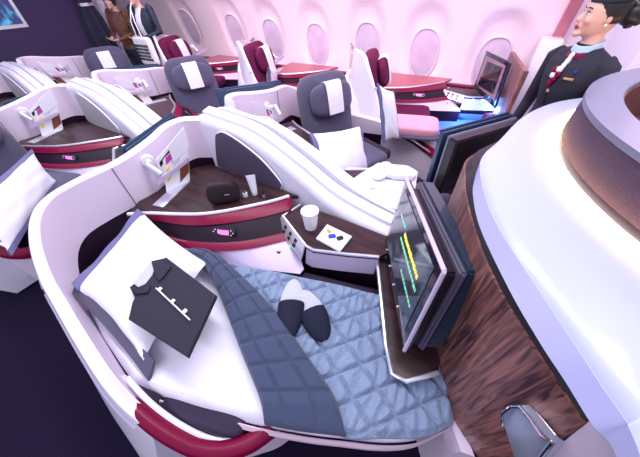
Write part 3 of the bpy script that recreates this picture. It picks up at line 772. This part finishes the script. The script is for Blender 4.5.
slipper('white soled dark slipper on the duvet, right of the pair pointing towards the tray table',(303,290),(325,341),.066)

# ------------------------------------------------------------------ things on the console
S=.681
def cyl(bm,a,b,r0,r1=None,k=24):
    tube(bm,[Vector(a),Vector(b)],(lambda t:r0+(r1-r0)*t) if r1 is not None else r0,k)
q=P(226,200,S); am=(P(243,197,S)-P(208,202,S)).normalized(); M=frame(am,(0,0,1))
kit=empty('amenity_kit',q,'black leather wash bag lying on the wooden console shelf','wash bag')
def kf(p): 
    k=1-.35*max(0,p.z)/.07; return Vector((p.x*(1-.1*max(0,p.z)/.05),p.y*k,p.z))
bm=new(); sup(bm,M@Vector((0,.0,.070)),(.100,.050,.070),M,.45,.4,f=kf); link('bag_body',bm,KIT,kit,raw=True)
bm=new(); tube(bm,[M@Vector((-.09+.18*i/12,.0,.070+.066*(1-abs(2*i/12-1)**6))) for i in range(13)],.004,6); link('zip',bm,BLK,kit,raw=True)
bm=new(); box(bm,M@Vector((.03,-.052,.075)),(.030,.003,.006),M); link('name_plate',bm,SIL,kit,raw=True)
q=P(255,194,S); tb=empty('cream_tube',q,'white cream tube standing on its cap beside the wash bag','cream tube')
bm=new(); cyl(bm,(0,0,0),(0,0,.022),.018); link('cap',bm,PLA,tb,raw=True)
bm=new(); rr=[]
for i in range(9):
    t=i/8; a_=.020+.010*t; b_=.020*(1-t)+.0015
    rr.append([M@Vector((a_*math.cos(x),b_*math.sin(x),.022+.125*t)) for x in [2*PI*k/20 for k in range(20)]])
loft(bm,rr); link('tube_body',bm,CLOTH,tb,raw=True)
q=P(246,197,S); bt=empty('perfume_bottle',q,'tiny clear bottle with silver cap between wash bag and cream tube','bottle')
bm=new(); box(bm,(0,0,.018),(.030,.020,.036),M,.004); link('bottle_body',bm,mat('bottle_glass',(.75,.72,.85),.15),bt,raw=True)
bm=new(); cyl(bm,(0,0,.036),(0,0,.052),.009); link('cap',bm,CHR,bt,raw=True)
q=P(264,197,S); bt=empty('lip_balm',q,'slim black lip balm stick at the right of the cream tube','lip balm')
bm=new(); cyl(bm,(0,0,0),(0,0,.025),.010); link('stick_base',bm,SIL,bt,raw=True)
bm=new(); cyl(bm,(0,0,.025),(0,0,.066),.0095); link('cap',bm,BLK,bt,raw=True)
# ledge: cup, card with earphones case
q=P(311,227,.626); cp=empty('paper_cup',q,'white tapered cup standing on the side ledge','cup')
bm=new(); rr=[]
for r,z in ((.001,0),(.036,0),(.050,.12),(.053,.122),(.053,.13),(.048,.13),(.034,.008),(.001,.008)):
    rr.append([Vector((r*math.cos(a),r*math.sin(a),z)) for a in [2*PI*k/32 for k in range(32)]])
loft(bm,rr); link('cup_body',bm,PLA,cp,raw=True)
bm=new(); cyl(bm,(0,0,.124),(0,0,.131),.048); link('lid',bm,CLOTH,cp,raw=True)
bm=new(); cc=[P(x,y,.645) for x,y in ((316,238),(327,224),(352,236),(340,251))]; slab(bm,cc if (cc[1]-cc[0]).cross(cc[2]-cc[0]).z>0 else cc[::-1],.016,.003)
solo('white_dish',bm,PLA,'square white dish on the side ledge beside the cup','dish')
bm=new(); p=P(332,236,.652); sup(bm,p,(.021,.012,.007),rotz(math.radians(40)),.4,.4); solo('blue_trinket',bm,BLU,'small blue sweet lying on the square white dish','sweet')
bm=new(); p=P(340,238,.652); sup(bm,p,(.019,.012,.007),rotz(math.radians(50)),.4,.4); solo('dark_trinket',bm,BLK,'small black sweet lying on the square white dish','sweet')
bm=new(); p=P(329,231,.652); sup(bm,p,(.014,.007,.006),rotz(math.radians(-20)),.5,.5); solo('orange_trinket',bm,mat('orange_wrap',(.9,.35,.02),.5),'tiny orange sweet behind the blue one on the white dish','sweet')

# ------------------------------------------------------------------ leaflets in the holders
wl=-1.70
def leaflets(dx,f,where,mir):
    T.mir=mir
    def mk(nm,lab,quad,m,X,marks=()):
        T.mir=mir
        w=[PX(x,y,X) for x,y in quad]; c=sum(w,Vector())/4
        o=tp(c)+Vector((dx,0,0)) if True else c
        root=empty(nm,o,lab,nm.replace('_',' '),'leaflets in the seat holders')
        T.origin=tp(c); bm=new(); n=(w[1]-w[0]).cross(w[2]-w[0]); slab(bm,w if n.x>0 else w[::-1],.004,0); link('page',bm,m,root)
        for (u0,v0,u1,v1),mm,pn in marks:
            def b(u,v): return w[0]*(1-u)*(1-v)+w[1]*u*(1-v)+w[2]*u*v+w[3]*(1-u)*v+Vector((.003,0,0))
            bm=new(); qq=[b(u0,v0),b(u1,v0),b(u1,v1),b(u0,v1)]; n=(qq[1]-qq[0]).cross(qq[2]-qq[0]); slab(bm,qq if n.x>0 else qq[::-1],.002,0); link(pn,bm,mm,root)
        T.origin=Vector((0,0,0))
    mk('menu_booklet','yellow spotted booklet in holder of '+where,((163,160),(181,142),(186,178),(168,203)),PAPER,wl+.02,
       (((.12,.0,.6,.16),MAG,'title_band'),((.1,.25,.28,.34),YEL,'yellow_spot'),((.1,.48,.28,.56),YEL,'yellow_spot'),((.08,.82,.28,.92),YEL,'yellow_spot')))
    mk('photo_card','brown photo card in holder of '+where,((179,158),(188,148),(190,180),(180,192)),PAPER,wl+.03,(((.05,.3,.95,.72),BRN,'brown_picture'),))
    mk('white_card','plain white card in holder of '+where,((168,146),(184,127),(189,146),(174,163)),CLOTH,wl+.035)
    mk('safety_card','dark banded card in holder of '+where,((156,160),(172,142),(176,152),(162,178)),PAPER,wl+.012,(((.1,.25,.9,.5),BLK,'dark_band'),))
    T.mir=False
leaflets(0,False,'the bed pod',False)
leaflets(-2.0,False,'the near aisle pod behind the bed pod',False)
leaflets(0,True,'the pod with the white tray',True)
leaflets(-2.0,True,'the middle grey pod of the far centre row',True)
leaflets(-4.0,True,'the grey pod nearest the bulkhead',True)
# ------------------------------------------------------------------ pillows and trays on the other seats
pillow('pillow','white pillow with grey blue borders on the seat at the left edge',
       [P(-38,205,.80),P(12,256,.50),P(59,184,.60),P(31,149,.86)],0,.06,.07,FLANGE)
pillow('pillow','white square pillow leaning on the charcoal seat beside the white tray',
       [P(322,189,.55),P(370,166,.55),P(362,126,.86),P(309,134,.86)],0,.06,.03,FLANGE)
ty=empty('white_tray_table',P(372,188,.645),'white cloth covered table with dishes before the charcoal seat','table')
c=P(372,188,.645)
tq_=[P(x,y,.66) for x,y in ((343,186),(362,173),(378,163),(408,166),(418,172),(414,196),(402,210),(390,208))]
bm=new(); prism(bm,[((p-c).x,(p-c).y) for p in tq_],0,.02,.006); link('table_cloth',bm,CLOTH,ty,raw=True)
bm=new(); cyl(bm,(0,0,-.62),(0,0,0),.03); link('leg',bm,SIL,ty,raw=True)
def dish(lab,x,y,z,r,h,cat='dish',nm='white_dish',m=PLA):
    bm=new(); rr=[]
    c=P(x,y,z)
    for a_,b_ in ((.001,0),(r*.6,0),(r,h),(r*.95,h),(r*.55,h*.25),(.001,h*.25)):
        rr.append([c+Vector((a_*math.cos(t),a_*math.sin(t),b_)) for t in [2*PI*k/28 for k in range(28)]])
    loft(bm,rr); return solo(nm,bm,m,lab,cat)
dish('round white bowl at the middle of the white tray table',378,178,.667,.055,.03,'bowl','white_bowl')
dish('small saucer at the front edge of the white tray table',372,187,.667,.028,.01,'saucer','saucer')
dish('white cup standing at the back of the white tray table',385,171,.667,.035,.06,'cup','white_cup')
bm=new(); p=P(400,173,.695); sup(bm,p,(.11,.06,.03),rotz(math.radians(20)),.6,.5,f=lambda p:p+Vector((0,0,.006*math.sin(p.x*60)))); solo('folded_napkin',bm,CLOTH,'crumpled white napkin at the right of the white tray table','napkin')
PK=mat('pink_fabric',(.85,.42,.55),.8,kind='weave',amt=.2)
q=empty('seat_blanket',P(411,124,.60),'folded pink blanket on the nearest maroon window seat','blanket')
bm=new(); sup(bm,(0,0,-.01),(.27,.19,.05),rotz(.25),.4,.3); link('blanket_body',bm,PK,q,raw=True)
bm=new(); sup(bm,(.02,-.03,-.055),(.27,.19,.018),rotz(.25),.4,.3); link('blanket_edge',bm,GFAB,q,raw=True)
pillow('pillow','white pillow leaning on the nearest maroon window seat',
       [P(383,143,.56),P(400,139,.56),PY(394,92,P(400,139,.56).y+.02),PY(377,83,P(383,143,.56).y+.02)],0,.06,.06,FLANGE)
pillow('pillow','white pillow on the middle maroon window seat seen above the navy screen edge',
       [PY(268,88,3.1),PY(276,84,3.45),PY(275,66,3.45),PY(268,67,3.1)],0,.06,.05,FLANGE)
# ------------------------------------------------------------------ people
def remesh(bm,vox,sm=2):
    me=bpy.data.meshes.new('tmp'); bmesh.ops.recalc_face_normals(bm,faces=bm.faces); bm.to_mesh(me); bm.free()
    o=bpy.data.objects.new('tmp',me); COL.objects.link(o)
    m=o.modifiers.new('r','REMESH'); m.mode='VOXEL'; m.voxel_size=vox
    if sm: s=o.modifiers.new('s','SMOOTH'); s.iterations=sm; s.factor=.5
    dg=bpy.context.evaluated_depsgraph_get(); ev=o.evaluated_get(dg); me2=bpy.data.meshes.new_from_object(ev)
    bpy.data.objects.remove(o); bpy.data.meshes.remove(me); return me2
def ell(c,a,b,M,z,k=20,e=1.0): return [M@Vector((a*math.cos(t),b*math.sin(t),0))+Vector((c[0],c[1],z)) for t in [2*PI*i/k for i in range(k)]]
def hand(bm,w,d,nrm,s=1.0,curl=.5):
    # palm plus four fingers and a thumb; w wrist, d pointing direction, nrm palm normal
    d=d.normalized(); nrm=(nrm-d*nrm.dot(d)).normalized(); si=d.cross(nrm)
    sup(bm,w+d*.045*s,(.045*s,.040*s,.015*s),Matrix((d,si,nrm)).transposed(),.8,.7,nu=14,nv=8)
    for k,L in enumerate((.062,.072,.068,.052)):
        b=w+d*.08*s+si*(.028-.019*k)*s
        p1=b+(d*math.cos(curl*.5)+nrm*math.sin(curl*.5))*L*.5*s; p2=p1+(d*math.cos(curl*1.6)+nrm*math.sin(curl*1.6))*L*.5*s
        tube(bm,[w+d*.05*s+si*(.024-.016*k)*s,b,p1,p2],lambda t:(.0095-.002*t)*s,8)
    b=w+d*.02*s+si*.035*s
    tube(bm,[w+d*.02*s,b,b+(d*.8+si*.6)*.03*s,b+(d*.9+si*.5+nrm*.6)*.05*s],lambda t:(.0115-.003*t)*s,8)
def person(name,label,loc,yaw,ht,cloth,headyaw,arms,skirt=True,face=True,vox=.007,vest=None,legm=None):
    # local frame: +x is the facing direction, z up, ht scales a 1.66 m figure
    k=ht/1.66; M=rotz(yaw); base=Vector(loc)
    root=empty(name,base,label,'person')
    I=Matrix.Identity(3)
    bm=new()
    # torso: hips, waist, chest, shoulders, neck
    secs=[(.0,.80,.095,.155),(.0,.90,.105,.168),(.0,1.00,.090,.140),(.005,1.06,.085,.132),(.012,1.16,.105,.155),(.012,1.24,.108,.178),(.004,1.31,.092,.200),(-.004,1.355,.070,.180),(-.004,1.385,.054,.105),(-.004,1.40,.050,.062),(.004,1.44,.046,.050),(.012,1.47,.045,.048),(.014,1.50,.04,.045)]
    loft(bm,[ell((x*k,0),a*k,b*k,I,z*k) for x,z,a,b in secs])
    for s in (-1,1):
        loft(bm,[ell((x*k,s*y*k),r*k,r*k,I,z*k,14) for x,y,z,r in ((0,.08,.86,.085),(.005,.078,.66,.070),(0,.075,.48,.050),(-.012,.075,.34,.050),(0,.075,.12,.030),(0,.075,.05,.034),(0,.075,.0,.034))])
        sup(bm,Vector((.05*k,s*.075*k,.028)),(.115*k,.042*k,.03),None,.7,.7,nu=14,nv=8)
    if skirt: loft(bm,[ell((0,0),a*k,b*k,I,z*k,24) for z,a,b in ((.95,.10,.165),(.85,.118,.18),(.60,.125,.175),(.50,.12,.165))])
    for (sh,el,wr,hd,hn) in arms:
        sh,el,wr=[Vector(p)*k for p in (sh,el,wr)]
        tube(bm,[sh*1.0+Vector((0,-math.copysign(.03,sh.y),.005)),sh,sh.lerp(el,.5),el,el.lerp(wr,.5),wr],lambda t:(.056-.026*t)*k,14)
        hand(bm,wr,Vector(hd),Vector(hn),k*.98)
    # head
    Hh=rotz(headyaw); hc=Vector((.022,0,1.545))*k
    def hf(p):
        x,y,z=p; t=(z+.115)/.23
        y*=(.80+.28*min(1,t*1.6)) if t<.62 else 1.0
        if t<.45: x+= .008*(1-t/.45); x*= .96
        return Vector((x,y,z))
    def H_(p): return Hh@(Vector(p)*k)+hc
    q=new(); sup(q,(0,0,0),(.092,.072,.115),None,.95,.95,nu=30,nv=20,f=hf)
    for v in q.verts: v.co=H_(v.co)
    me_=bpy.data.meshes.new('q'); q.to_mesh(me_); bm.from_mesh(me_); q.free()
    if face:
        tube(bm,[H_((.080,0,.012)),H_((.094,0,-.008)),H_((.104,0,-.026)),H_((.090,0,-.034))],lambda t:(.007+.006*math.sin(PI*min(1,t*.8)))*k,8)
        sup(bm,H_((.078,0,-.088)),(.020*k,.026*k,.018*k),Hh,1,1,nu=12,nv=8)
        sup(bm,H_((.080,0,-.056)),(.017*k,.024*k,.014*k),Hh,1,1,nu=12,nv=8)
        for s in (-1,1): sup(bm,H_((-.012,s*.074,-.012)),(.018*k,.008*k,.028*k),Hh,1,1,nu=10,nv=8)
        for s in (-1,1): sup(bm,H_((.060,s*.035,-.022)),(.026*k,.026*k,.026*k),Hh,1,1,nu=10,nv=8)
        sup(bm,H_((.070,0,.022)),(.018*k,.050*k,.014*k),Hh,1,1,nu=12,nv=8)
    me=remesh(bm,vox,2)
    for m in (SKIN,cloth,legm or cloth,vest or cloth,BLK): me.materials.append(m)
    wr=[Vector(a[2])*k for a in arms]
    for f in me.polygons:
        c=f.center; mi=1
        if c.z>1.405*k+.10*c.x and abs(c.y)<.085*k: mi=0
        if min((c-w_).dot(Vector(a[3]).normalized()) if (c-w_).length<.22*k else -1 for w_,a in zip(wr,arms))>-.0: mi=0
        for w_,a in zip(wr,arms):
            if (c-w_).length<.20*k and (c-w_).dot(Vector(a[3]).normalized())>0: mi=0
        if c.z<.9*k and mi==1: mi=2
        if skirt and c.z<.52*k: mi=0
        if c.z<.045: mi=4
        if mi==1 and vest and abs(c.y)<.05*k+.02*(c.z-1.2) and c.x>.03 and c.z>.9*k: mi=3
        f.material_index=mi; f.use_smooth=True
    o=bpy.data.objects.new('body',me); COL.objects.link(o); o.parent=root
    root.rotation_euler=(0,0,yaw)
    return root,o,H_,Hh,k
def child(root,name,bm,m): return link(name,bm,m,root,raw=True)
# cabin attendant
yaw=math.atan2(-.62,-.78)
hy=math.atan2(-.16,-.98)-yaw
arms=[((0,-.190,1.32),(-.02,-.25,1.02),(.05,-.23,.79),(.2,.1,-1),(0,1,.1)),((0,.190,1.32),(-.02,.25,1.02),(.05,.23,.79),(.2,-.1,-1),(0,-1,.1))]
root,body,H_,Hh,k=person('person','woman in dark uniform jacket, round cap and maroon scarf looking to the left',(.402,2.36,0),yaw,1.628,UNI,hy,arms)
# eyes, brows, lips, ears
for s in (-1,1):
    bm=new(); sup(bm,H_((.080,s*.030,.006)),(.006*k,.013*k,.0060*k),Hh,1,1,nu=12,nv=8); e=child(root,'eye',bm,PLA)
    bm=new(); sup(bm,H_((.0845,s*.029,.006)),(.003*k,.006*k,.006*k),Hh,1,1,nu=10,nv=6); link('iris',bm,HAIR,e,raw=True)
    bm=new(); tube(bm,[H_((.083,s*.016,.011)),H_((.087,s*.030,.014)),H_((.078,s*.045,.010))],.0028*k,6); child(root,'eyelash',bm,HAIR)
    bm=new(); tube(bm,[H_((.090,s*.014,.027)),H_((.088,s*.032,.031)),H_((.076,s*.050,.025))],.0026*k,6); child(root,'eyebrow',bm,HAIR)
    bm=new(); sup(bm,H_((-.008,s*.084,-.042)),(.007*k,)*3,None,1,1,nu=10,nv=6); child(root,'pearl_earring',bm,PLA)
bm=new(); tube(bm,[H_((.088,-.022,-.056)),H_((.098,-.008,-.051)),H_((.100,0,-.053)),H_((.098,.008,-.051)),H_((.088,.022,-.056))],lambda t:.0025+.0022*math.sin(PI*t),8)
tube(bm,[H_((.088,-.018,-.059)),H_((.097,0,-.063)),H_((.088,.018,-.059))],lambda t:.003+.002*math.sin(PI*t),8); child(root,'lips',bm,LIPS)
bm=new()
def hairf(p):
    x,y,z=p
    if x>.0: 
        lim=.035+ .0*y
        if z<lim+.0: x=min(x,.012+max(0,(z+.02))*.9)
    return Vector((x,y,z))
sup(bm,(0,0,0),(.100,.082,.118),None,1,1,nu=32,nv=22,f=hairf)
for v in bm.verts:
    c=v.co.copy()
    if c.z<-.03: c.z=-.03+(c.z+.03)*.45
    v.co=H_((c.x-.010,c.y,c.z+.012))
child(root,'hair',bm,HAIR)
bm=new(); sup(bm,H_((-.125,0,.0)),(.050,.062,.052),Hh,.9,.9)
for i in range(9):
    a=2*PI*i/9; sup(bm,H_((-.140+.01*math.sin(i*3),.048*math.cos(a),.0+.045*math.sin(a))),(.022,.02,.018),Matrix.Rotation(a,3,'X'),.8,.8,nu=10,nv=6)
bn=child(root,'hair_bun',bm,HAIR)
bm=new(); rr=[]
for r,z in ((.001,.052),(.080,.052),(.092,.056),(.095,.080),(.090,.112),(.070,.122),(.001,.126)):
    rr.append([H_((r*1.05*math.cos(t)-.012,r*.95*math.sin(t),z+.012*math.cos(t)*-.5)) for t in [2*PI*i/32 for i in range(32)]])
loft(bm,rr); child(root,'cap',bm,UNI)
# collar, scarf, brooch, buttons
LB=mat('scarf_blue',(.45,.60,.85),.5)
bm=new(); rr=[]
for i in range(25):
    t=-2.7+5.4*i/24; x=math.cos(t); y=math.sin(t); fr=(1+x)/2
    r0=.057
    rr.append([k*Vector((x*r0*1.0+.006+o*x,y*(r0+.006)+o*y,z-.035*fr+.0)) for o,z in ((.0,1.436),(.008,1.431),(.012,1.405),(.002,1.395))])
loft(bm,rr); child(root,'silk_scarf',bm,LB)
bm=new(); rr=[]
for i in range(25):
    t=-2.7+5.4*i/24; x=math.cos(t); y=math.sin(t); fr=(1+x)/2
    rr.append([k*Vector((x*.062+.006+o*x,y*.07+o*y,z-.016-.04*fr)) for o,z in ((.0,1.418),(.013,1.414),(.016,1.398),(.002,1.398))])
loft(bm,rr); child(root,'collar_piping',bm,MAR)
bm=new(); 
for (x,y,z,r) in ((.078,.0,1.325,.014),(.090,.004,1.30,.014),(.098,.002,1.275,.014)):
    sup(bm,(x,y,z),(.012,r,.020),None,.9,.8,nu=12,nv=8)
child(root,'scarf_knot',bm,CLOTH)
for i,(y,z) in enumerate(((.012,1.262),(-.016,1.255),(.018,1.235),(-.012,1.225),(.006,1.205),(-.006,1.185))):
    bm=new(); sup(bm,(.122,y,z),(.012,.018,.017),Matrix.Rotation(i,3,'X'),.8,.6,nu=12,nv=8); child(root,'scarf_fold',bm,MAR if i%3 else CLOTH)
bm=new(); box(bm,(.106,.085,1.225),(.008,.050,.013),rotz(.55),.003); child(root,'name_badge',bm,GOLD)
bm=new(); sup(bm,(.098,.098,1.265),(.005,.006,.008),nu=8,nv=6); child(root,'lapel_pin',bm,BLU)
for z in (1.14,1.02): bm=new(); sup(bm,(.112 if z>1.1 else .090,0,z),(.005,.009,.009),nu=10,nv=6); child(root,'jacket_button',bm,GOLD)
bm=new(); tube(bm,[Vector((.113,0,1.20)),Vector((.112,0,1.12)),Vector((.088,0,1.03)),Vector((.105,0,.88))],.0025,6); child(root,'jacket_placket',bm,BLK)

# two standing visitors in the far aisle
JN=mat('navy_jacket',(.012,.025,.05),.7); SHW=mat('shirt_white',(.8,.8,.88),.8); COAT=mat('ochre_coat',(.22,.11,.04),.8,kind='flat',scale=6,col2=(.10,.03,.04)); SCF=mat('maroon_print_scarf',(.10,.01,.05),.8,kind='flat',scale=30,col2=(.30,.12,.10))
yv=math.atan2(-.8,.15)
arms=[((0,-.19,1.40),(.02,-.26,1.12),(.22,-.10,1.06),(.8,.6,0),(0,.3,.9)),((0,.19,1.40),(.02,.26,1.12),(.24,.08,1.05),(.8,-.6,0),(0,-.3,.9))]
v1,b1,H1,Hh1,k1=person('person','visitor in dark navy jacket over white shirt with a tote bag on one arm',(-5.25,3.12,0),yv,1.76,JN,0,arms,False,True,.012,SHW,JN)
bm=new(); sup(bm,H1((-.01,0,.03)),(.102,.083,.105),Hh1,1,1); child(v1,'hair',bm,HAIR)
v2,b2,H2,Hh2,k2=person('person','visitor in ochre and maroon coat standing at the curtain with raised forearm',(-6.0,3.12,0),yv,1.70,COAT,.3,arms,False,True,.012,SCF,JN)
bm=new(); sup(bm,H2((-.01,0,.02)),(.105,.088,.115),Hh2,1,1); child(v2,'hair',bm,HAIR)
# tote bag
c=PY(146,50,2.80); tt=empty('tote_bag',c,'white tote bag with black printed pattern hanging from the visitor in navy','tote bag')
bm=new()
q=[PY(135,44,2.82),PY(157,42,2.82),PY(160,62,2.82),PY(133,64,2.82)]
sup(bm,(0,0,-.02),(.22,.05,.19),None,.3,.5); link('bag_body',bm,PAPER,tt,raw=True)
random.seed(7)
for r in range(5):
    x=-.17
    while x<.15:
        w_=random.uniform(.015,.04); 
        bm=new(); box(bm,(x+w_/2,-.0505,.06-.045*r),(w_,.006,.034)); link('print_mark',bm,BLK,tt,raw=True); x+=w_+.012
for s in (-1,1):
    bm=new(); tube(bm,[Vector((s*.07,-.02,.16)),Vector((s*.05,-.02,.36)),Vector((-.04,.05,.50)),Vector((-.06,.10,.56))],.008,6); link('bag_strap',bm,PAPER,tt,raw=True)
# ------------------------------------------------------------------ light
w=bpy.data.worlds.new('world'); sc.world=w; w.use_nodes=True
w.node_tree.nodes['Background'].inputs['Color'].default_value=(.80,.78,1.0,1); w.node_tree.nodes['Background'].inputs['Strength'].default_value=.75
def area(name,loc,rot,sx,sy,e,col):
    l=bpy.data.lights.new(name,'AREA'); l.shape='RECTANGLE'; l.size=sx; l.size_y=sy; l.energy=e; l.color=col
    o=bpy.data.objects.new(name,l); COL.objects.link(o); o.location=loc; o.rotation_euler=rot; return o
area('ceiling_light_centre',(-2.0,1.2,2.9),(0,0,0),6,.5,110,(.95,.93,1))
area('window_wall_fill',(-1.5,2.9,2.35),(math.radians(35),0,0),7,.3,105,(1,.76,.90))  # unseen pink light added, aimed to give the window wall its highlight
area('ceiling_light_near',(-.6,-1.4,2.7),(math.radians(-25),0,0),4,.6,50,(.85,.85,1))
area('entry_light',(1.6,1.5,2.9),(0,math.radians(20),0),1.5,1.5,6,(.85,.88,1))
vs=sc.view_settings; vs.view_transform='Standard'; vs.look='None'; vs.gamma=1; vs.exposure=0.08; vs.use_curve_mapping=False

def point(name,loc,e,col,r=.05):
    l=bpy.data.lights.new(name,'POINT'); l.energy=e; l.color=col; l.shadow_soft_size=r; o=bpy.data.objects.new(name,l); COL.objects.link(o); o.location=loc
point('footwell_light',(-.15+.35-.1,.80+WDY,.50),6,(.15,.35,1))
point('footwell_light',(-.55+.35,.62+WDY,.50),5,(.15,.35,1))
